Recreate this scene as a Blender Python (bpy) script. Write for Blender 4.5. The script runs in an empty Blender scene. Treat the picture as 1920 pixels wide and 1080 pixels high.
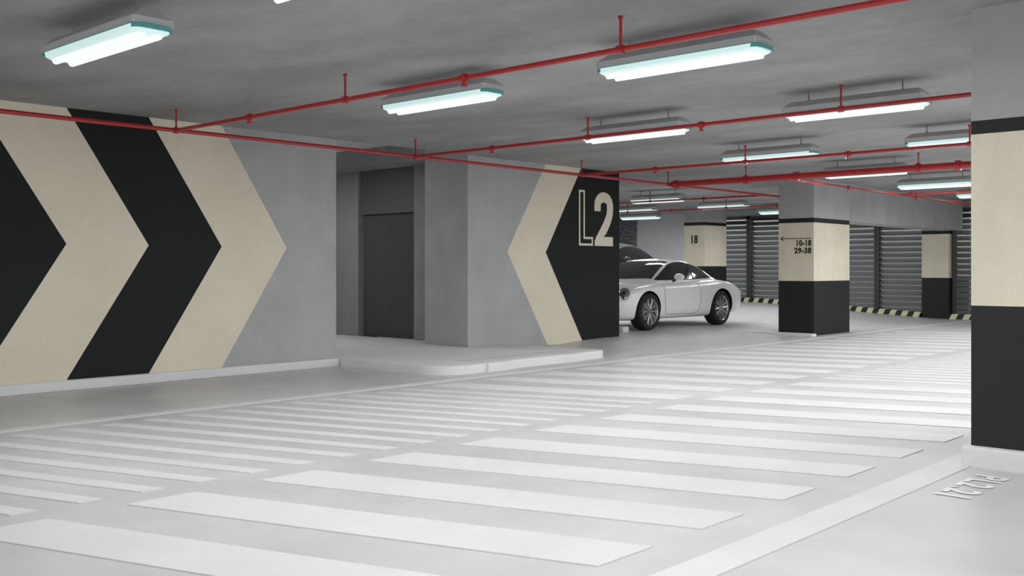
import bpy, bmesh, math
from mathutils import Vector, Matrix
from mathutils.bvhtree import BVHTree
scene=bpy.context.scene
scene.view_settings.view_transform='Standard'
COL=scene.collection
# ------------------------------------------------------------ helpers
def link(o):
    COL.objects.link(o); return o
def mesh_obj(name,verts,faces,mats,mat_idx=None,smooth=False,parent=None,sharp=None):
    me=bpy.data.meshes.new(name)
    me.from_pydata([tuple(v) for v in verts],[],faces)
    if not isinstance(mats,(list,tuple)): mats=[mats]
    for m in mats: me.materials.append(m)
    if mat_idx: 
        for p,i in zip(me.polygons,mat_idx): p.material_index=i
    bm=bmesh.new(); bm.from_mesh(me)
    bmesh.ops.recalc_face_normals(bm,faces=bm.faces); bm.to_mesh(me); bm.free()
    if smooth:
        me.polygons.foreach_set('use_smooth',[True]*len(me.polygons))
        me.set_sharp_from_angle(angle=math.radians(sharp or 35))
    me.update()
    o=link(bpy.data.objects.new(name,me))
    if parent: o.parent=parent
    return o
BF=[(0,3,2,1),(4,5,6,7),(0,1,5,4),(1,2,6,5),(2,3,7,6),(3,0,4,7)]
def box_vf(x0,x1,y0,y1,z0,z1):
    return [(x0,y0,z0),(x1,y0,z0),(x1,y1,z0),(x0,y1,z0),(x0,y0,z1),(x1,y0,z1),(x1,y1,z1),(x0,y1,z1)],BF
class MB:
    def __init__(s): s.v=[];s.f=[];s.m=[]
    def add(s,v,f,m=0):
        n=len(s.v); s.v+=list(v); s.f+=[tuple(i+n for i in q) for q in f]; s.m+=[m]*len(f)
    def box(s,*a,m=0): s.add(*box_vf(*a),m=m)
    def cyl(s,p,q,r,n=12,m=0,r2=None):
        p=Vector(p);q=Vector(q);d=(q-p).normalized()
        a=d.orthogonal().normalized();b=d.cross(a); r2=r if r2 is None else r2
        vs=[p+(a*math.cos(t)+b*math.sin(t))*r for t in [2*math.pi*i/n for i in range(n)]]
        vs+=[q+(a*math.cos(t)+b*math.sin(t))*r2 for t in [2*math.pi*i/n for i in range(n)]]
        f=[(i,(i+1)%n,n+(i+1)%n,n+i) for i in range(n)]+[tuple(range(n))[::-1],tuple(range(n,2*n))]
        s.add(vs,f,m)
    def obj(s,name,mats,parent=None,smooth=False,sharp=35):
        return mesh_obj(name,s.v,s.f,mats,s.m,smooth,parent,sharp)
def box(name,a,mat,parent=None,bevel=0,seg=3):
    m=MB(); m.box(*a); o=m.obj(name,mat,parent)
    if bevel:
        bm=bmesh.new();bm.from_mesh(o.data)
        bmesh.ops.bevel(bm,geom=list(bm.edges),offset=bevel,segments=seg,affect='EDGES',profile=.5)
        bm.to_mesh(o.data);bm.free()
        o.data.polygons.foreach_set('use_smooth',[True]*len(o.data.polygons))
        o.data.set_sharp_from_angle(angle=math.radians(40))
    return o
def empty(name,loc,label,cat,group=None):
    o=bpy.data.objects.new(name,None); o.location=loc; o.empty_display_size=.1; link(o)
    o['label']=label;o['category']=cat
    if group:o['group']=group
    return o
def tag(o,label,cat,group=None,kind=None):
    o['label']=label;o['category']=cat
    if group:o['group']=group
    if kind:o['kind']=kind
    return o
def keep_parent(child,parent):
    child.parent=parent
    child.matrix_parent_inverse=Matrix.Translation(parent.location).inverted()

# ------------------------------------------------------------ materials
def new_mat(name):
    m=bpy.data.materials.new(name); m.use_nodes=True
    nt=m.node_tree; return m,nt,nt.nodes['Principled BSDF']
def simple(name,col,rough=.5,metal=0,coat=0,emis=None,es=0,trans=0):
    m,nt,b=new_mat(name)
    b.inputs['Base Color'].default_value=(*col,1);b.inputs['Roughness'].default_value=rough
    b.inputs['Metallic'].default_value=metal;b.inputs['Coat Weight'].default_value=coat
    b.inputs['Transmission Weight'].default_value=trans
    if emis: b.inputs['Emission Color'].default_value=(*emis,1);b.inputs['Emission Strength'].default_value=es
    n=nt.nodes.new('ShaderNodeTexNoise');n.inputs['Scale'].default_value=14
    mr=nt.nodes.new('ShaderNodeMapRange');mr.inputs['To Min'].default_value=max(rough-.04,0);mr.inputs['To Max'].default_value=min(rough+.04,1)
    nt.links.new(n.outputs['Fac'],mr.inputs['Value']);nt.links.new(mr.outputs[0],b.inputs['Roughness'])
    return m
def N(nt,t,**k):
    n=nt.nodes.new(t)
    for a,v in k.items(): setattr(n,a,v)
    return n
def math_n(nt,op,a,b=None):
    n=N(nt,'ShaderNodeMath',operation=op)
    for i,x in enumerate((a,b)):
        if x is None: continue
        if isinstance(x,(int,float)): n.inputs[i].default_value=x
        else: nt.links.new(x,n.inputs[i])
    return n.outputs[0]
def mixc(nt,blend,fac,a,b):
    n=N(nt,'ShaderNodeMix',data_type='RGBA',blend_type=blend)
    for i,x in ((0,fac),(6,a),(7,b)):
        if isinstance(x,(int,float)): n.inputs[i].default_value=x
        elif isinstance(x,tuple): n.inputs[i].default_value=x
        else: nt.links.new(x,n.inputs[i])
    return n.outputs[2]
def noise_val(nt,vec,scale,lo,hi,detail=5,stretch=None,rough=.55,fmin=.3,fmax=.7):
    if stretch:
        mp=N(nt,'ShaderNodeMapping');mp.inputs['Scale'].default_value=stretch
        nt.links.new(vec,mp.inputs[0]);vec=mp.outputs[0]
    n=N(nt,'ShaderNodeTexNoise');n.inputs['Scale'].default_value=scale;n.inputs['Detail'].default_value=detail;n.inputs['Roughness'].default_value=rough
    nt.links.new(vec,n.inputs['Vector'])
    mr=N(nt,'ShaderNodeMapRange');mr.inputs['From Min'].default_value=fmin;mr.inputs['From Max'].default_value=fmax
    mr.inputs['To Min'].default_value=lo;mr.inputs['To Max'].default_value=hi
    nt.links.new(n.outputs['Fac'],mr.inputs['Value']);return mr.outputs[0]
def finish(nt,b,vec,base,rough=.8,big=(.9,1.08),bigs=.9,fine=(.94,1.05),fines=30,bump=.15,stretch=None,bscale=40,spec=.3,extra=None):
    v1=noise_val(nt,vec,bigs,big[0],big[1],stretch=stretch)
    v2=noise_val(nt,vec,fines,fine[0],fine[1])
    v=math_n(nt,'MULTIPLY',v1,v2)
    if extra:
        v=math_n(nt,'MULTIPLY',v,noise_val(nt,vec,extra[0],extra[1],extra[2],detail=8,stretch=extra[3],rough=.65,fmin=extra[4],fmax=extra[5]))
    cmb=N(nt,'ShaderNodeCombineColor')
    for i in range(3): nt.links.new(v,cmb.inputs[i])
    nt.links.new(mixc(nt,'MULTIPLY',1.0,base,cmb.outputs[0]),b.inputs['Base Color'])
    b.inputs['Roughness'].default_value=rough;b.inputs['Specular IOR Level'].default_value=spec
    if bump:
        n=N(nt,'ShaderNodeTexNoise');n.inputs['Scale'].default_value=bscale;n.inputs['Detail'].default_value=6
        nt.links.new(vec,n.inputs['Vector'])
        bp=N(nt,'ShaderNodeBump');bp.inputs['Strength'].default_value=bump;bp.inputs['Distance'].default_value=.01
        nt.links.new(n.outputs['Fac'],bp.inputs['Height']);nt.links.new(bp.outputs[0],b.inputs['Normal'])
def concrete(name,col,**k):
    m,nt,b=new_mat(name);tc=N(nt,'ShaderNodeTexCoord')
    finish(nt,b,tc.outputs['Object'],(*col,1),**k);return m
GREY=(.44,.442,.447,1);CREAM=(.78,.72,.58,1);BLACK=(.012,.013,.014,1)
def ramp(nt,stops):
    r=N(nt,'ShaderNodeValToRGB');r.color_ramp.interpolation='CONSTANT'
    e=r.color_ramp.elements
    e[0].position=stops[0][0];e[0].color=stops[0][1]
    e[1].position=stops[1][0];e[1].color=stops[1][1]
    for p,c in stops[2:]:
        x=e.new(p);x.color=c
    return r
WEX=(3.2,.93,1.06,(1,1,.6),.35,.65)
def chevron(name,sign,stops,u0,u1):
    m,nt,b=new_mat(name);tc=N(nt,'ShaderNodeTexCoord');sp=N(nt,'ShaderNodeSeparateXYZ')
    nt.links.new(tc.outputs['Object'],sp.inputs[0])
    dz=math_n(nt,'ABSOLUTE',math_n(nt,'SUBTRACT',sp.outputs[2],1.44))
    s=math_n(nt,'ADD',sp.outputs[0],math_n(nt,'MULTIPLY',dz,.64*sign))
    f=math_n(nt,'DIVIDE',math_n(nt,'SUBTRACT',s,u0),u1-u0)
    pos=[((p-u0)/(u1-u0) if p is not None else 0,c) for p,c in stops]
    r=ramp(nt,pos)
    nt.links.new(f,r.inputs[0])
    g=ramp(nt,[(p,(1,1,1,1) if c==GREY else (0,0,0,1)) for p,c in pos]);nt.links.new(f,g.inputs[0])
    pn=noise_val(nt,tc.outputs['Object'],2.6,.91,1.07,detail=9,stretch=(1,1,.7),rough=.7,fmin=.33,fmax=.67)
    cmb=N(nt,'ShaderNodeCombineColor')
    for i in range(3): nt.links.new(pn,cmb.inputs[i])
    base=mixc(nt,'MULTIPLY',g.outputs[0],r.outputs[0],cmb.outputs[0])
    finish(nt,b,tc.outputs['Object'],base,rough=.75,big=(.95,1.04),bigs=1.2,fine=(.975,1.025),fines=25,bump=.1)
    return m
M_chev_left=chevron('chevron_paint_arrow',1,[(None,CREAM),(3.39,BLACK),(4.25,CREAM),(5.114,BLACK),(5.968,CREAM),(6.834,GREY)],-6,14)
M_chev_block=chevron('chevron_paint_block',-1,[(None,GREY),(10.65,CREAM),(11.51,BLACK)],0,20)
def pillar_mat():
    m,nt,b=new_mat('pillar_paint');tc=N(nt,'ShaderNodeTexCoord');sp=N(nt,'ShaderNodeSeparateXYZ')
    nt.links.new(tc.outputs['Object'],sp.inputs[0])
    f=math_n(nt,'DIVIDE',sp.outputs[2],3.0)
    r=ramp(nt,[(0,BLACK),(.966/3,CREAM),(2.004/3,BLACK),(2.095/3,(.44,.44,.445,1))])
    nt.links.new(f,r.inputs[0])
    finish(nt,b,tc.outputs['Object'],r.outputs[0],rough=.6,fine=(.96,1.03),fines=50,bump=.12,spec=.4,extra=(4,.96,1.04,(1,1,.7),.35,.65))
    return m
M_pillar=pillar_mat()
M_floor=concrete('floor_concrete',(.625,.625,.625),rough=.42,big=(.86,1.05),bigs=.55,fine=(.98,1.015),fines=6,bump=.05,bscale=60,spec=.35,extra=(2.2,.97,1.02,(1,1,1),.35,.65))
M_stripe=concrete('road_paint',(.75,.75,.75),rough=.5,big=(.95,1.03),bigs=2,fine=(.97,1.02),fines=60,bump=.12)
M_kerb=concrete('kerb_concrete',(.76,.76,.765),rough=.6,big=(.95,1.02),bigs=1.5,fine=(.98,1.02),bump=.05)
M_ceil=concrete('ceiling_concrete',(.36,.36,.362),rough=.85,big=(.80,1.15),bigs=.9,fine=(.95,1.05),fines=9,bump=.15,stretch=(1,.45,1),extra=(1.3,.92,1.22,(1.1,.5,1),.45,.75))
M_wall=concrete('wall_concrete',GREY[:3],rough=.8,big=(.9,1.06),bigs=1.3,fine=(.96,1.04),fines=35,bump=.15,extra=WEX)
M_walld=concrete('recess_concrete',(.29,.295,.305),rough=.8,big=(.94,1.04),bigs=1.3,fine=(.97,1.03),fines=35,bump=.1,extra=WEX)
M_wallb=concrete('pale_wall_plaster',(.66,.67,.695),rough=.8,big=(.95,1.04),bigs=1,bump=.05)
M_door=concrete('door_metal',(.082,.08,.079),rough=.55,big=(.95,1.05),bigs=1,bump=.02)
def ribbed():
    m,nt,b=new_mat('ribbed_metal');tc=N(nt,'ShaderNodeTexCoord')
    w=N(nt,'ShaderNodeTexWave',bands_direction='Y');w.inputs['Scale'].default_value=9;w.inputs['Distortion'].default_value=0
    nt.links.new(tc.outputs['Object'],w.inputs[0])
    nt.links.new(mixc(nt,'MIX',w.outputs['Fac'],(.095,.095,.095,1),(.13,.13,.13,1)),b.inputs['Base Color'])
    b.inputs['Roughness'].default_value=.5;return m
M_rib=ribbed()
M_red=simple('red_pipe_paint',(.42,.012,.015),.32,coat=.3)
M_house=simple('lamp_housing_grey',(.5,.51,.515),.45)
M_rod=simple('rod_steel',(.3,.3,.31),.5,metal=.3)
M_diff=simple('lamp_diffuser',(.45,.57,.56),.3,emis=(.52,.69,.68),es=.8)
M_tube=simple('fluorescent_tube',(.7,.75,.75),.3,emis=(.88,1,.985),es=.75)
M_teal=simple('acrylic_edge',(.10,.36,.34),.12,emis=(.03,.2,.19),es=.12)
M_slat=simple('louver_metal',(.19,.195,.20),.5,metal=.2)
M_frame=simple('louver_frame_metal',(.07,.07,.075),.5)
def hazard():
    m,nt,b=new_mat('hazard_paint');tc=N(nt,'ShaderNodeTexCoord');sp=N(nt,'ShaderNodeSeparateXYZ')
    nt.links.new(tc.outputs['Object'],sp.inputs[0])
    f=math_n(nt,'FRACT',math_n(nt,'MULTIPLY',math_n(nt,'ADD',sp.outputs[1],math_n(nt,'MULTIPLY',sp.outputs[2],.5)),3.4))
    r=ramp(nt,[(0,(.75,.73,.45,1)),(.5,BLACK)]);nt.links.new(f,r.inputs[0])
    nt.links.new(r.outputs[0],b.inputs['Base Color']);b.inputs['Roughness'].default_value=.5;return m
M_haz=hazard()
M_creampaint=simple('cream_letter_paint',CREAM[:3],.7)
M_blackpaint=simple('black_letter_paint',(.02,.019,.018),.7)
M_white=simple('white_letter_paint',(.9,.9,.9),.6)
M_carw=simple('white_car_paint',(.90,.90,.90),.25,coat=.7)
M_carb=simple('black_car_paint',(.012,.012,.014),.2,coat=.8)
M_fabric=simple('soft_top_fabric',(.012,.012,.013),.8)
M_glass=simple('tinted_glass',(.025,.027,.03),.06,coat=.4)
M_tyre=simple('tyre_rubber',(.012,.012,.012),.75)
M_rim=simple('rim_silver',(.5,.5,.52),.28,metal=.8)
M_dark=simple('dark_trim',(.01,.01,.011),.5)
M_lens=simple('headlamp_lens',(.30,.31,.33),.08,metal=.6,coat=1)
M_tail=simple('tail_lamp_red',(.45,.01,.01),.15,coat=1)
def speckle():
    m,nt,b=new_mat('chain_mesh_screen');tc=N(nt,'ShaderNodeTexCoord')
    mp=N(nt,'ShaderNodeMapping');mp.inputs['Scale'].default_value=(1,1,.35);nt.links.new(tc.outputs['Object'],mp.inputs[0])
    n=N(nt,'ShaderNodeTexNoise');n.inputs['Scale'].default_value=55;n.inputs['Detail'].default_value=2
    nt.links.new(mp.outputs[0],n.inputs['Vector'])
    r=ramp(nt,[(0,(.06,.06,.065,1)),(.52,(.33,.34,.36,1))]);nt.links.new(n.outputs['Fac'],r.inputs[0])
    nt.links.new(r.outputs[0],b.inputs['Base Color']);return m
M_speck=speckle()

# ------------------------------------------------------------ constants
CEIL=2.78
def sm(x,a,b):
    t=min(max((x-a)/(b-a),0),1);return t*t*(3-2*t)
def fz(u,v):
    s=min(max(.06*(v-8.7),0),.28)
    b=max(sm(u,18.9,20.5),sm(v,12.5,13.2))
    return (min(s,.09)*(1-b)+s*b)*sm(u,10.9,13)

# ------------------------------------------------------------ floor
xs=[-5+.5*i for i in range(67)];ys=[-5+.25*i for i in range(101)]
V=[(x,y,fz(x,y)) for x in xs for y in ys];ny=len(ys)
F=[(i*ny+j,(i+1)*ny+j,(i+1)*ny+j+1,i*ny+j+1) for i in range(len(xs)-1) for j in range(ny-1)]
floor=mesh_obj('floor',V,F,M_floor,smooth=True)
tag(floor,'pale grey polished concrete car park floor with painted markings','floor',kind='structure')
def stripe(u0,w,v0,v1,shear=.323,name='painted_stripe',h=.006):
    d=-(v1-v0)*shear
    vs=[(u0,v0),(u0+w,v0),(u0+w+d,v1),(u0+d,v1)]
    m=MB();m.add([(a,b,.0005) for a,b in vs]+[(a,b,h) for a,b in vs],BF)
    return m.obj(name,M_stripe,floor)
NB,NE=2.467,4.87
LB,LE=5.08,7.485
for n in range(-3,10): stripe(3.202+.78*n,.385,NB,NE)
for n in range(0,15): stripe(11.05+.337*n,.125,NB,NE)
for n in range(0,6): stripe(16.3+.78*n,.385,NB,NE)
for n in range(-7,15): stripe(2.738-.125+.337*n,.125,LB,LE)
for n in range(0,16): stripe(7.72+.78*n,.385,LB,LE)
def fline(a,b,c,d,name='painted_line'):
    h=.005
    m=MB();m.add([(a,c,.0005),(b,c,.0005),(b,d,.0005),(a,d,.0005),(a,c,h),(b,c,h),(b,d,h),(a,d,h)],BF)
    return m.obj(name,M_stripe,floor)
fline(-4,24,7.69,7.82); fline(-4,24,2.05,2.24)

def letters(txt,O,X,Y,w,h,mat,parent,name='lettering',bold=.05,off=.004):
    c=bpy.data.curves.new('t','FONT');c.body=txt;c.offset=bold;c.resolution_u=4;c.space_character=1.12
    t=bpy.data.objects.new('t',c);link(t)
    dg=bpy.context.evaluated_depsgraph_get();me=bpy.data.meshes.new_from_object(t.evaluated_get(dg))
    bpy.data.objects.remove(t)
    xs_=[v.co.x for v in me.vertices];ys_=[v.co.y for v in me.vertices]
    sx=w/(max(xs_)-min(xs_));sy=h/(max(ys_)-min(ys_));mx,my=min(xs_),min(ys_)
    O=Vector(O);X=Vector(X);Y=Vector(Y);Z=X.cross(Y)
    for v in me.vertices:
        v.co=O+X*((v.co.x-mx)*sx)+Y*((v.co.y-my)*sy)+Z*off
    me.materials.clear();me.materials.append(mat);me.name=name
    o=link(bpy.data.objects.new(name,me));
    if parent: keep_parent(o,parent)
    return o
letters('PL2.21',(6.12,1.95,0),(-1,0,0),(0,-1,0),.68,.19,M_white,floor,bold=.03)
letters('PL2.18',(11.75,8.14,0),(-1,0,0),(0,-1,0),.70,.19,M_white,floor,bold=.03)

# ------------------------------------------------------------ platform and kerbs
def prism(name,poly,z0,z1,mat,bevel=0,parent=None,seg=3):
    n=len(poly)
    vs=[(x,y,z0) for x,y in poly]+[(x,y,z1) for x,y in poly]
    f=[tuple(range(n))[::-1],tuple(range(n,2*n))]+[(i,(i+1)%n,n+(i+1)%n,n+i) for i in range(n)]
    o=mesh_obj(name,vs,f,mat,parent=parent)
    if bevel:
        bm=bmesh.new();bm.from_mesh(o.data)
        es=[e for e in bm.edges if all(v.co.z>z1-1e-4 for v in e.verts)]
        bmesh.ops.bevel(bm,geom=es,offset=bevel,segments=seg,affect='EDGES',profile=.5)
        bm.to_mesh(o.data);bm.free()
        o.data.polygons.foreach_set('use_smooth',[True]*len(o.data.polygons));o.data.set_sharp_from_angle(angle=math.radians(40))
    return o
def arc(cx,cy,r,a0,a1,n=8):
    return [(cx+r*math.cos(math.radians(a0+(a1-a0)*i/n)),cy+r*math.sin(math.radians(a0+(a1-a0)*i/n))) for i in range(n+1)]
poly=arc(8.05,8.47,.42,180,270)+[(8.75,8.05),(8.95,8.17),(10.3,8.17)]+arc(10.66,8.35,.18,270,360)+[(10.84,9.89),(9.88,9.89),(9.88,10.79),(10.34,10.79),(10.34,14.4),(7.63,14.4)]
plat=prism('raised_pavement',poly,-.02,.1,M_kerb,.012)
tag(plat,'raised pale concrete pavement slab leading to the recessed door','pavement')
b=prism('ramp_slab',[(8.35,8.02),(8.9,8.10),(10.25,8.13),(10.25,8.6),(8.35,8.6)],.0,.104,M_kerb,.03,parent=plat)
kerb=box('baseboard_left',(-5,7.61,9.84,9.9,0,.1),M_kerb,bevel=.01)
tag(kerb,'pale concrete kerb along the chevron wall','kerb',kind='structure')

# ------------------------------------------------------------ walls
w=box('wall_left',(-5,7.61,9.9,10.1,.1,CEIL+.02),M_chev_left);tag(w,'concrete wall painted with big black and cream chevrons','wall',kind='structure')
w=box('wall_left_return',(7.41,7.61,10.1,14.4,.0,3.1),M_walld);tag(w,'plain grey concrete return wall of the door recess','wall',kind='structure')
wb=box('wall_block',(9.89,13.43,9.9,10.78,.03,3.05),M_chev_block);tag(wb,'concrete wall block with cream and black chevron and level sign','wall',kind='structure')
m=MB()
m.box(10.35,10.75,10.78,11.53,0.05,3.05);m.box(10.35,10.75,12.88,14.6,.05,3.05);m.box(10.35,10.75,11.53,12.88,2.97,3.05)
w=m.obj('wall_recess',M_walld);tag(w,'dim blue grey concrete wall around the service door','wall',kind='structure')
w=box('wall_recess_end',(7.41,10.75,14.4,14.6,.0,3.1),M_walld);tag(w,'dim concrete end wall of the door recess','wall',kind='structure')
door=box('door_1',(10.462,10.52,11.53,12.88,.1,2.07),M_door);tag(door,'dark grey metal service door','door',kind='structure')
box('door_leaf',(10.455,10.462,11.54,12.203,.11,2.065),M_door,door);box('door_leaf',(10.455,10.462,12.207,12.87,.11,2.065),M_door,door)
lint=box('trim_1',(10.40,10.5,11.50,12.90,2.07,2.97),M_rib);tag(lint,'ribbed grey metal panel above the service door','panel',kind='structure')
wp=box('wall_right_perimeter',(24.7,24.95,15.0,19,0,3),M_wallb);tag(wp,'pale blue grey plastered far wall','wall',kind='structure')
sc=box('wall_mesh_screen',(24.62,24.68,17.55,18.9,1.75,CEIL),M_speck,wp)
w=box('wall_back',(10.8,24.95,18.9,19.1,0,3),M_wallb);tag(w,'pale grey far wall','wall',kind='structure')
w=box('wall_upper_perimeter',(24.7,24.95,2,15,2.62,CEIL+.02),M_wall);tag(w,'concrete strip above the louvers','wall',kind='structure')
w=box('wall_backing',(26.9,27.1,-5,20,-1,3.2),concrete('backing_tone',(.62,.63,.61)));tag(w,'added pale backing wall setting the brightness of the louver gaps','wall',kind='structure')  # added backing beyond the louvers, sets how bright their gaps look
# ceiling
m=MB();m.box(-5,25,-5,9.9,CEIL,3.2);m.box(9.9,25,9.9,20,CEIL,3.2);m.box(-5,7.61,9.9,10.2,CEIL,3.2)
c=m.obj('ceiling',M_ceil);tag(c,'mottled grey bare concrete ceiling','ceiling',kind='structure')
c=box('ceiling_recess',(7.4,9.9,9.9,14.6,3.05,3.2),concrete('recess_ceiling_lit_tone',(.8,.81,.82),rough=.8));tag(c,'pale ceiling of the door recess','ceiling',kind='structure')  # base colour raised to stand in for lamp light on this ceiling
bm_=box('trim_2',(18.19,24.5,8.1,8.66,2.09,CEIL),M_wall);tag(bm_,'deep concrete ceiling beam between pillars','beam',kind='structure')

# L2 sign
def poly_face(name,polys,O,X,Y,mat,parent,off=.004):
    O=Vector(O);X=Vector(X);Y=Vector(Y);Z=X.cross(Y)
    mb=MB()
    for k,p in enumerate(polys): mb.add([O+X*a+Y*b_+Z*(off+.0004*(k%5)) for a,b_ in p],[tuple(range(len(p)))])
    o=mb.obj(name,mat)
    if parent: keep_parent(o,parent)
    return o
H=.88
W=.36;t=.035;s=.15;bh=.14
def seg(a,b,c,d): return [(a,b),(c,b),(c,d),(a,d)]
L=[seg(0,0,W,t),seg(0,t,t,H-t),seg(0,H-t,s,H),seg(s-t,bh,s,H-t),seg(s-t,bh-t,W,bh),seg(W-t,t,W,bh-t)]
poly_face('letter_l',L,(12.36,9.9,1.56),(1,0,0),(0,0,1),M_creampaint,wb)
cl=[(.09,.56),(.09,.66)]+[(.255+.165*math.cos(math.radians(a)),.66+.13*math.sin(math.radians(a))) for a in range(165,-1,-15)]+[(.42,.58),(.405,.50),(.37,.42),(.31,.33),(.24,.24)]
pts=[Vector(p) for p in cl];hw=.083;quads=[];sides=[]
for i,p in enumerate(pts):
    d=(pts[min(i+1,len(pts)-1)]-pts[max(i-1,0)]).normalized();n=Vector((-d.y,d.x))
    sides.append((p+n*hw,p-n*hw))
for i in range(len(pts)-1):
    a,b=sides[i];c_,d_=sides[i+1];quads.append([tuple(a),tuple(b),tuple(d_),tuple(c_)])
a,b=sides[-1]
quads.append([tuple(b),tuple(a),(.235,.15),(.2,.01),(.01,.01),(.012,.08),(.06,.155)])
quads.append([(.01,0),(.5,0),(.5,.15),(.05,.15)])
poly_face('digit_two',quads,(12.75,9.9,1.56),(1,0,0),(0,0,1),M_creampaint,wb)

# ------------------------------------------------------------ pillars
def pillar(u0,u1,v0,v1,z0,label,plinth=False):
    e=empty('pillar',(u0,v0,z0),label,'pillar')
    e['group']='painted car park pillars'
    m=MB();m.box(0,u1-u0,0,v1-v0,0,CEIL-z0+.01)
    o=m.obj('pillar_shaft',M_pillar,e)
    if plinth:
        d=.055
        a,bb=u1-u0,v1-v0
        poly=arc(.0,.0,d,180,270,5)+arc(a,0,d,270,360,5)+arc(a,bb,d,0,90,5)+arc(0,bb,d,90,180,5)
        prism('plinth',poly,0,.12,M_kerb,.02,parent=e)
    return e
p1=pillar(6.41,7.89,1.38,2.07,0,'cream and black banded concrete pillar on a rounded white plinth',True)
p2=pillar(16.71,18.19,8.06,8.74,0,'cream and black banded pillar with bay numbers and an arrow')
p4=pillar(24.5,25.9,8.42,9.05,0,'cream and black banded pillar beside the louvered wall')
p18=pillar(22.1,23.15,13.6,14.22,.28,'cream and black banded pillar numbered 18')
Xm=(0,-1,0);Yz=(0,0,1)
letters('10-18',(16.71,8.385,1.595),Xm,Yz,.28,.112,M_blackpaint,p2)
letters('29-38',(16.71,8.43,1.46),Xm,Yz,.325,.112,M_blackpaint,p2)
m=MB();u=16.706
m.add([(u,8.70,1.727),(u,8.11,1.727),(u,8.11,1.739),(u,8.70,1.739)],[(0,1,2,3)])
m.add([(u,8.70,1.739),(u,8.64,1.778),(u,8.63,1.768),(u,8.69,1.727)],[(0,1,2,3)])
m.add([(u,8.70,1.727),(u,8.64,1.688),(u,8.63,1.698),(u,8.69,1.739)],[(0,1,2,3)])
o=m.obj('arrow_mark',M_blackpaint);keep_parent(o,p2)
letters('18',(22.1,14.0,1.83),Xm,Yz,.19,.22,M_blackpaint,p18)
isl=prism('kerb_island',[(16.5,8.0),(16.69,8.0),(16.69,8.77),(18.3,8.77),(18.3,9.9),(16.5,9.9)],-.02,.045,M_kerb,.01)
tag(isl,'low pale concrete kerb island around the pillar base','kerb')
ws=box('wheel_stop',(14.02,14.2,10.25,12.0,.085,.19),M_kerb,bevel=.025);tag(ws,'white concrete wheel stop in front of the white car','wheel stop')

# ------------------------------------------------------------ louvers and hazard kerb
def louver(v0,v1,label):
    e=empty('louver_panel',(24.8,(v0+v1)/2,fz(24.5,(v0+v1)/2)),label,'louver panel','louver panels')
    z0=fz(24.5,v0)+.02;z1=2.62
    m=MB();z=z0+.08
    while z<z1-.05:
        vs=[(24.70,v0,z+.0),(24.70,v1,z+.0),(24.82,v1,z+.095),(24.82,v0,z+.095),(24.70,v0,z+.014),(24.70,v1,z+.014),(24.82,v1,z+.109),(24.82,v0,z+.109)]
        m.add(vs,BF);z+=.135
    o=m.obj('louver_slats',M_slat);keep_parent(o,e);o['kind']='stuff'
    m=MB();m.box(24.66,24.86,v0,v0+.05,z0,z1);m.box(24.66,24.86,v1-.05,v1,z0,z1)
    m.box(24.66,24.86,v0,v1,z1-.06,z1);m.box(24.66,24.86,v0+.05,v1-.05,z0,z0+.06)
    o=m.obj('frame',M_frame);keep_parent(o,e)
v=9.05
while v<14.9:
    louver(v+.005,v+1.18,'dark grey horizontal metal louver panel over the hazard kerb');v+=1.19
for a in (3.6,4.8,6.0,7.2): louver(a+.005,a+1.19,'dark grey horizontal metal louver panel over the hazard kerb')
def hz(v0,v1):
    n=int((v1-v0)/.25);m=MB()
    for i in range(n):
        a=v0+(v1-v0)*i/n;b=v0+(v1-v0)*(i+1)/n;za=fz(24.4,a);zb=fz(24.4,b)
        m.add([(24.42,a,za-.01),(24.62,a,za-.01),(24.62,b,zb-.01),(24.42,b,zb-.01),(24.42,a,za+.12),(24.62,a,za+.12),(24.62,b,zb+.12),(24.42,b,zb+.12)],BF)
    o=m.obj('hazard_kerb',M_haz);tag(o,'black and yellow striped kerb below the louvers','kerb','hazard kerbs')
hz(9.06,18.8);hz(3.6,8.40)

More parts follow.
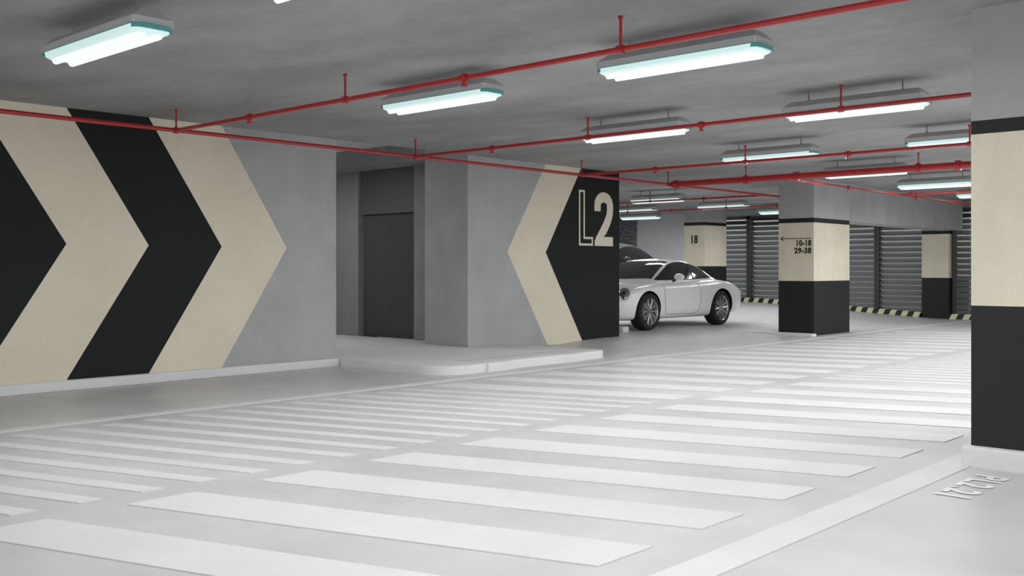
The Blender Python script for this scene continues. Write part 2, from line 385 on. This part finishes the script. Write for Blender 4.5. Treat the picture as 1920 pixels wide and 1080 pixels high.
# ------------------------------------------------------------ ceiling lamps
def lamp_meshes():
    def ring(l,w,r,z,n=5):
        out=[]
        for cx,cy,a in ((w-r,l-r,0),(-w+r,l-r,90),(-w+r,-l+r,180),(w-r,-l+r,270)):
            for i in range(n+1):
                t_=math.radians(a+90*i/n);out.append((cx+r*math.cos(t_),cy+r*math.sin(t_),z))
        return out
    def rings(name,rs,mat,caps=True,smooth=False):
        n=len(rs[0]);vs=sum(rs,[]);f=[]
        for k in range(len(rs)-1):
            f+=[(k*n+i,k*n+(i+1)%n,(k+1)*n+(i+1)%n,(k+1)*n+i) for i in range(n)]
        if caps:f+=[tuple(range(n))[::-1],tuple(range((len(rs)-1)*n,len(rs)*n))]
        return mesh_obj(name,vs,f,mat,smooth=smooth)
    house=rings('lamp_housing',[ring(.62,.128,.012,.044,1),ring(.62,.128,.012,.085,1),ring(.57,.06,.01,.14,1)],M_house)
    edge=rings('acrylic_rim',[ring(.630,.126,.06,.039),ring(.633,.129,.06,.0415),ring(.631,.127,.06,.044)],M_teal,smooth=True)
    diff=rings('diffuser',[ring(.600,.095,.05,.0),ring(.616,.118,.06,.012),ring(.622,.124,.06,.040)],M_diff,smooth=True)
    parts=[house,edge,diff]
    for sg in(-1,1):
        vs=[];f=[]
        outer=[(x,y) for x,y,z in ring(.632,.128,.06,0) if y*sg>.585];inner=[(x,y) for x,y,z in ring(.620,.122,.055,0) if y*sg>.565]
        outer.sort(key=lambda q:q[0]);inner.sort(key=lambda q:q[0]);k=min(len(outer),len(inner));outer=outer[:k];inner=inner[:k]
        for z in(.018,.040):
            vs+=[(x,y,z) for x,y in outer]+[(x,y,z) for x,y in inner]
        for i in range(k-1):
            f+=[(i,i+1,k+i+1,k+i),(2*k+i,2*k+i+1,3*k+i+1,3*k+i),(i,i+1,2*k+i+1,2*k+i),(k+i,k+i+1,3*k+i+1,3*k+i)]
        parts.append(mesh_obj('end_cap',vs,f,M_teal))
    for x in(-.052,.052):
        m=MB();m.cyl((x,-.57,-.002),(x,.57,-.002),.026,12);parts.append(m.obj('lamp_tube',M_tube,smooth=True))
        ld=bpy.data.lights.new('lamp_light','AREA');ld.shape='RECTANGLE';ld.size=.035;ld.size_y=1.10;ld.energy=12.5;ld.color=(.99,1,.995)
        lo=link(bpy.data.objects.new('lamp_light',ld));lo.location=(x,0,-.032);parts.append(lo)
    for y in(-.42,.42):
        m=MB();m.cyl((0,y,.13),(0,y,CEIL-2.55+.005),.007,8);m.cyl((0,y,.135),(0,y,.15),.02,8);parts.append(m.obj('hanger_rod',M_rod))
    return parts
proto=None
def lamp(u,v,on=True,z=2.55):
    global proto
    e=empty('ceiling_lamp',(u,v,z),'twin tube ceiling lamp with grey housing and teal rim','ceiling lamp','twin tube ceiling lamps')
    if proto is None:
        proto=lamp_meshes();parts=proto
    else:
        parts=[]
        for p in proto:
            q=p.copy();COL.objects.link(q);parts.append(q)
    for p in parts: p.parent=e
for u in (0.02,2.85,5.68,8.4,11.25,14.1,16.9,19.75):
    for v in (-1.0,1.34,3.68,6.01):
        if (u<1 and v>3) or (u==5.68 and v==1.34): continue
        lamp(u,v)
for u,v in ((2.85,-3.3),(8.4,-3.3),(16.9,11.5),(16.9,13.8),(19.6,9.2),(19.6,11.6),(19.6,14.0),(22.4,11.6),(22.4,15.8),(14.1,13.0),(16.9,16.4),(19.75,16.4)): lamp(u,v)
lamp(8.6,12.6,z=2.82)  # unseen lamp added to brighten the door recess

# ------------------------------------------------------------ sprinkler pipes
PZ=2.5
def pipe(axis,c,a,b,r,z,label,ups=(),downs=(),joins=()):
    P=(lambda s,zz=z:(s,c,zz)) if axis=='u' else (lambda s,zz=z:(c,s,zz))
    e=empty('sprinkler_pipe',P(a),label,'pipe','red sprinkler pipes')
    m=MB();m.cyl(P(a),P(b),r,14)
    for j in joins: m.cyl(P(j-.03),P(j+.03),r*1.45,14)
    o=m.obj('pipe_run',M_red,smooth=True);keep_parent(o,e)
    for s in ups:
        m=MB();m.cyl(P(s,z),P(s,CEIL-.08),.009,8);m.cyl(P(s,CEIL-.10),P(s,CEIL-.08),.016,8)
        m.cyl(P(s-.022),P(s+.022),r*1.5,12)
        o=m.obj('upright_riser',M_red,smooth=True);keep_parent(o,e)
    for s in downs:
        m=MB();m.cyl(P(s-.03),P(s+.03),r*1.5,12);m.cyl(P(s),P(s,z-.05),.014,10);m.cyl(P(s,z-.05),P(s,z-.058),.026,10);m.cyl(P(s,z),P(s,z+.03),.016,10)
        o=m.obj('sprinkler_head',M_red,smooth=True);keep_parent(o,e)
pipe('u',8.72,-4,16.68,.02,PZ,'long thin red sprinkler pipe running beside the chevron wall',ups=(4.83,7.85,10.95,13.1),joins=(2,))
for uu in(4.83,10.95): pipe('v',uu,8.69,-4,.018,PZ,'thin red sprinkler branch pipe with heads under the ceiling',ups=(6.17,3.55),downs=(7.49,4.87))
pipe('v',7.85,8.69,2.10,.018,PZ,'thin red sprinkler branch pipe with heads under the ceiling',ups=(6.17,3.55),downs=(7.49,4.87))
pipe('v',13.15,8.69,-4,.045,PZ,'thick red main pipe crossing under the ceiling',joins=(8.6,6.6,4.4),ups=(7.4,4.9,))
pipe('v',17.35,6.735,-2,.016,PZ-.03,'thin red sprinkler branch pipe with heads under the ceiling',ups=(6.6,4.2),downs=(5.3,))
pipe('u',6.75,13.19,24.5,.018,PZ-.03,'thin red sprinkler pipe running below the ceiling lamps',downs=(15.2,18.0))
pipe('v',16.2,8.74,17,.016,PZ,'thin red sprinkler branch pipe above the parked cars',downs=(10,12.6),ups=(11.2,13.8))
pipe('v',19.05,8.8,17,.016,PZ,'thin red sprinkler branch pipe above the parked cars',downs=(10,12.6),ups=(11.2,13.8))

# ------------------------------------------------------------ car
def lathe(prof,n=40):
    vs=[];f=[];k=len(prof)
    for i in range(n):
        a=2*math.pi*i/n
        for r,y in prof: vs.append((r*math.cos(a),y,r*math.sin(a)))
    for i in range(n):
        for j in range(k-1):
            f.append((i*k+j,((i+1)%n)*k+j,((i+1)%n)*k+j+1,i*k+j+1))
    return vs,f
def ellips(c,r,rot=0,n=16,mm=10):
    vs=[];f=[];c=Vector(c);R=Matrix.Rotation(rot,3,'Z') if not isinstance(rot,Matrix) else rot
    for j in range(mm+1):
        for i in range(n):
            ph=math.pi*j/mm;th=2*math.pi*i/n
            vs.append(c+R@Vector((r[0]*math.sin(ph)*math.cos(th),r[1]*math.sin(ph)*math.sin(th),r[2]*math.cos(ph))))
    for j in range(mm):
        for i in range(n): f.append((j*n+i,j*n+(i+1)%n,(j+1)*n+(i+1)%n,(j+1)*n+i))
    return vs,f
def loft_mesh(sections,mat,extra_mats=()):
    n=len(sections[0]);vs=sum(sections,[]);f=[]
    for k in range(len(sections)-1):
        f+=[(k*n+i,k*n+(i+1)%n,(k+1)*n+(i+1)%n,(k+1)*n+i) for i in range(n)]
    f+=[tuple(range(n))[::-1],tuple(range((len(sections)-1)*n,len(sections)*n))]
    return mesh_obj('tmp',vs,f,[mat]+list(extra_mats))
def ring_half(pts,x):
    full=[(x,-y,z) for y,z in pts]+[(x,y,z) for y,z in pts[-2:0:-1]]
    return full
def evaluated(o):
    dg=bpy.context.evaluated_depsgraph_get();dg.update()
    return bpy.data.meshes.new_from_object(o.evaluated_get(dg))
def build_car(loc,zs,paint,roofmat,label):
    e=empty('car',loc,label,'car')
    ST=[(0.10,.30,.50,.48,.49,.495),(.16,.22,.70,.57,.55,.555),(.31,.18,.81,.69,.62,.61),(.6,.17,.885,.785,.70,.69),(.93,.17,.91,.835,.765,.76),
        (1.30,.17,.895,.845,.83,.85),(1.7,.17,.875,.84,.86,.90),(2.3,.17,.87,.85,.87,.90),(2.9,.17,.89,.875,.89,.92),(3.38,.17,.935,.895,.90,.94),
        (3.8,.18,.93,.85,.86,.89),(4.12,.22,.89,.77,.79,.80),(4.30,.28,.81,.68,.69,.70),(4.39,.38,.70,.58,.59,.60)]
    secs=[]
    for x,zb,w_,zsh,zin,zc in ST:
        pts=[(0,zb),(.82*w_,zb),(.96*w_,zb+.05),(w_,.5*(zb+zsh)),(w_*.985,zsh-.09),(w_*.90,zsh-.005),(w_*.72,zin),(w_*.36,zc-.01),(0,zc)]
        secs.append(ring_half(pts,x))
    o=loft_mesh(secs,paint,(M_dark,))
    md=o.modifiers.new('s','SUBSURF');md.levels=2;md.render_levels=2
    cut=[]
    for ax,r in((.93,.372),(3.38,.382)):
        for sd in(-1,1):
            m=MB();m.cyl((ax,sd*.62,.335),(ax,sd*1.2,.335),r,48)
            c=m.obj('cut',[M_dark,M_dark]);
            for p in c.data.polygons:p.material_index=1
            cut.append(c)
            b_=o.modifiers.new('b','BOOLEAN');b_.operation='DIFFERENCE';b_.object=c;b_.solver='EXACT'
    body=evaluated(o)
    for c in cut+[o]: bpy.data.objects.remove(c)
    CT=[(1.18,.84,.50,.66),(1.34,.94,.60,.73),(1.58,1.08,.60,.76),(1.85,1.215,.585,.77),(2.08,1.275,.57,.775),(2.36,1.305,.56,.775),
        (2.70,1.285,.55,.77),(3.05,1.215,.53,.765),(3.40,1.105,.50,.73),(3.75,.98,.45,.66),(4.10,.84,.36,.5)]
    secs=[]
    for x,zt,wt,wb_ in CT:
        zb=min(.85,zt-.07)
        pts=[(0,.70),(wb_,.70),(wb_,zb),((wb_*.45+wt*.55),zb*.45+(zt-.06)*.55),(wt,zt-.055),(wt*.72,zt-.012),(0,zt)]
        secs.append(ring_half(pts,x))
    o=loft_mesh(secs,roofmat);md=o.modifiers.new('s','SUBSURF');md.levels=2;md.render_levels=2
    cab=evaluated(o);bpy.data.objects.remove(o)
    def scale(me):
        for v_ in me.vertices: v_.co.z*=zs
    scale(body);scale(cab)
    for me in(body,cab):
        me.polygons.foreach_set('use_smooth',[True]*len(me.polygons));me.set_sharp_from_angle(angle=math.radians(38))
    body.name='car_body';cab.name='car_roof'
    bo=link(bpy.data.objects.new('car_body',body));bo.parent=e
    co=link(bpy.data.objects.new('car_roof',cab));co.parent=e
    def bvh(me):
        return BVHTree.FromPolygons([v_.co.copy() for v_ in me.vertices],[tuple(p.vertices) for p in me.polygons])
    tb,tcb=bvh(body),bvh(cab)
    def hit(tree,o_,d_,off):
        l,nn,i,ds=tree.ray_cast(Vector(o_),Vector(d_))
        if l is None: return None
        if nn.dot(Vector(d_))>0: nn=-nn
        return l+nn*off
    def patch(name,grid,mat):
        rows=len(grid);cols=len(grid[0]);vs=sum(grid,[]);f=[]
        if any(p is None for p in vs): 
            ok=[p for p in vs if p is not None]
            vs=[p if p is not None else ok[0] for p in vs]
        for i in range(rows-1):
            for j in range(cols-1): f.append((i*cols+j,i*cols+j+1,(i+1)*cols+j+1,(i+1)*cols+j))
        return mesh_obj(name,vs,f,mat,smooth=True,parent=e,sharp=60)
    def interp(T,x):
        for (a,b),(c,d) in zip(T,T[1:]):
            if x<=c: return b+(d-b)*(x-a)/(c-a)
        return T[-1][1]
    UP=[(1.42,.905),(1.7,1.05),(1.95,1.17),(2.15,1.215),(2.40,1.23),(2.7,1.205),(3.0,1.14),(3.25,1.055),(3.5,.965)]
    LO=[(1.42,.885),(2.6,.895),(3.3,.92),(3.5,.95)]
    for sd in(-1,1):
        for nm,xa,xb,mat,off,g in(('window_trim',1.42,3.50,M_dark,.004,0),('side_window',1.52,2.56,M_glass,.009,.014),('quarter_window',2.62,3.42,M_glass,.009,.014)):
            G=[]
            for i in range(25):
                x=xa+(xb-xa)*i/24;lo=interp(LO,x)+g;hi=max(interp(UP,x)-g,lo+.002)
                G.append([hit(tcb,(x,sd*2,(lo+(hi-lo)*j/5)*zs),(0,-sd,0),off) for j in range(6)])
            patch(nm,G,mat)
    for nm,xa,xb,ya,yb,mat in(('windscreen',1.30,1.98,.60,.50,M_glass),('rear_window',3.0,3.72,.44,.34,M_glass)):
        G=[]
        for i in range(13):
            x=xa+(xb-xa)*i/12;yy=ya+(yb-ya)*i/12
            G.append([hit(tcb,(x+ (.10*abs(j/12*2-1)**2 if nm=='windscreen' else 0),yy*(j/12*2-1),3),(0,0,-1),.006) for j in range(13)])
        patch(nm,G,mat)
    def tube_path(name,pts,r,mat):
        m=MB();pts=[p for p in pts if p is not None]
        for a,b in zip(pts,pts[1:]):
            if (a-b).length>1e-4: m.cyl(a,b,r,6)
        return m.obj(name,mat,e)
    for sd in(-1,1):
        pth=[(1.46,.86),(1.43,.7),(1.44,.45),(1.50,.27),(2.4,.25),(2.60,.30),(2.66,.5),(2.64,.7),(2.60,.87)]
        P=[]
        for a,b in zip(pth,pth[1:]):
            for k in range(6):
                tt=k/6;P.append(hit(tb,(a[0]+(b[0]-a[0])*tt,sd*2,(a[1]+(b[1]-a[1])*tt)*zs),(0,-sd,0),0))
        tube_path('door_seam',P,.004,M_dark)
        hp=hit(tb,(2.45,sd*2,.74*zs),(0,-sd,0),.012)
        m=MB();m.add(*ellips(hp,(.09,.018,.016)));m.obj('door_handle',paint,e,smooth=True)
        dirn=Vector((-.76,sd*.36,.53)).normalized()
        R=dirn.to_track_quat('Z','Y').to_matrix()
        l,nn,_,_=tb.ray_cast(Vector((.40,sd*.72,.63*zs))+dirn*1.0,-dirn)
        m=MB();m.add(*ellips(l-dirn*.005,(.105,.125,.045),R,20,10));hl=m.obj('headlamp',M_lens,e,smooth=True)
        m=MB()
        ringv=[];K=28
        for i in range(K):
            a=2*math.pi*i/K
            for rr,dz in((.100,.012),(.114,.018),(.120,-.03)):
                ringv.append(l+R@Vector((rr*math.cos(a),rr*1.18*math.sin(a),dz)))
        m.add(ringv,[(i*3+j,((i+1)%K)*3+j,((i+1)%K)*3+j+1,i*3+j+1) for i in range(K) for j in range(2)])
        m.obj('headlamp_ring',paint,hl,smooth=True)
        m=MB();m.add(*ellips(l+dirn*.02,(.045,.045,.03),R,16,8));m.obj('headlamp_projector',M_dark,hl,smooth=True)
        m=MB();m.add(*ellips((.20,sd*.60,.33*zs),(.075,.20,.06),sd*.6));m.obj('air_intake',M_dark,e,smooth=True)
        m=MB();m.add(*ellips((.22,sd*.65,.435*zs),(.07,.17,.016),sd*.6));m.obj('indicator_strip',M_lens,e,smooth=True)
        m=MB();m.add(*ellips((4.23,sd*.62,.64*zs),(.09,.2,.035),sd*-.35));m.obj('tail_lamp',M_tail,e,smooth=True)
        m=MB();m.add(*ellips((1.72,sd*.99,.95*zs),(.06,.11,.065)));mo=m.obj('wing_mirror',paint,e,smooth=True)
        m=MB();m.cyl((1.74,sd*.84,.87*zs),(1.73,sd*.95,.92*zs),.022,8);m.obj('mirror_stalk',M_dark,mo)
    m=MB();m.add(*ellips((.15,0,.27*zs),(.07,.34,.05)));m.obj('air_intake',M_dark,e,smooth=True)
    tv,tf=lathe([(.232,-.10),(.25,-.118),(.30,-.125),(.325,-.11),(.335,-.08),(.337,0),(.335,.08),(.325,.11),(.30,.125),(.25,.118),(.232,.10)],48)
    m=MB();m.add(tv,tf);ty=m.obj('tyre',M_tyre,smooth=True,sharp=60)
    m=MB();rv,rf=lathe([(.205,.09),(.222,.0),(.225,-.09),(.236,-.112),(.243,-.118),(.246,-.108)],48);m.add(rv,rf)
    for k in range(10):
        for dd in(-.1,.1):
            a=2*math.pi*k/10;a2=a+dd
            p=Vector((.045*math.cos(a),-.105,.045*math.sin(a)));q=Vector((.23*math.cos(a2),-.112,.23*math.sin(a2)))
            m.cyl(p,q,.0115,6,r2=.009)
    m.cyl((0,-.06,0),(0,-.115,0),.055,20)
    rim=m.obj('wheel_rim',M_rim,smooth=True)
    m=MB();m.cyl((0,-.01,0),(0,.02,0),.226,32);bk=m.obj('wheel_back_disc',M_dark)  # dark disc closing the barrel behind brake and spokes
    m=MB();m.cyl((0,-.03,0),(0,-.045,0),.16,32);bd=m.obj('brake_disc',M_rod)
    first=True
    for ax in(.93,3.38):
        for sd in(-1,1):
            we=bpy.data.objects.new('wheel',None);link(we);we.parent=e;we.location=(ax,sd*.78,.337)
            if sd>0: we.rotation_euler=(0,0,math.pi)
            for p in(ty,rim,bk,bd):
                q=p if first else p.copy()
                if not first: COL.objects.link(q)
                q.parent=we
            first=False
    return e
CU=13.89
car=build_car((CU,11.14,.091),1.0,M_carw,M_carw,'white two-door sports coupe parked beside the level sign wall')
car2=build_car((16.75,14.4,.281),1.17,M_carb,M_fabric,'black convertible with a raised fabric roof behind the white car')

# ------------------------------------------------------------ world + camera
wd=bpy.data.worlds.new('world');scene.world=wd;wd.use_nodes=True
bg=wd.node_tree.nodes['Background'];bg.inputs[0].default_value=(.98,.985,1,1);bg.inputs[1].default_value=1.25
cd=bpy.data.cameras.new('camera');cam=link(bpy.data.objects.new('camera',cd))
cam.location=(0,0,1.2);cam.rotation_euler=(math.radians(90),0,math.radians(-47.5))
cd.sensor_width=36;cd.lens=35.25;cd.shift_y=-37/1920;cd.clip_start=.05
scene.camera=cam
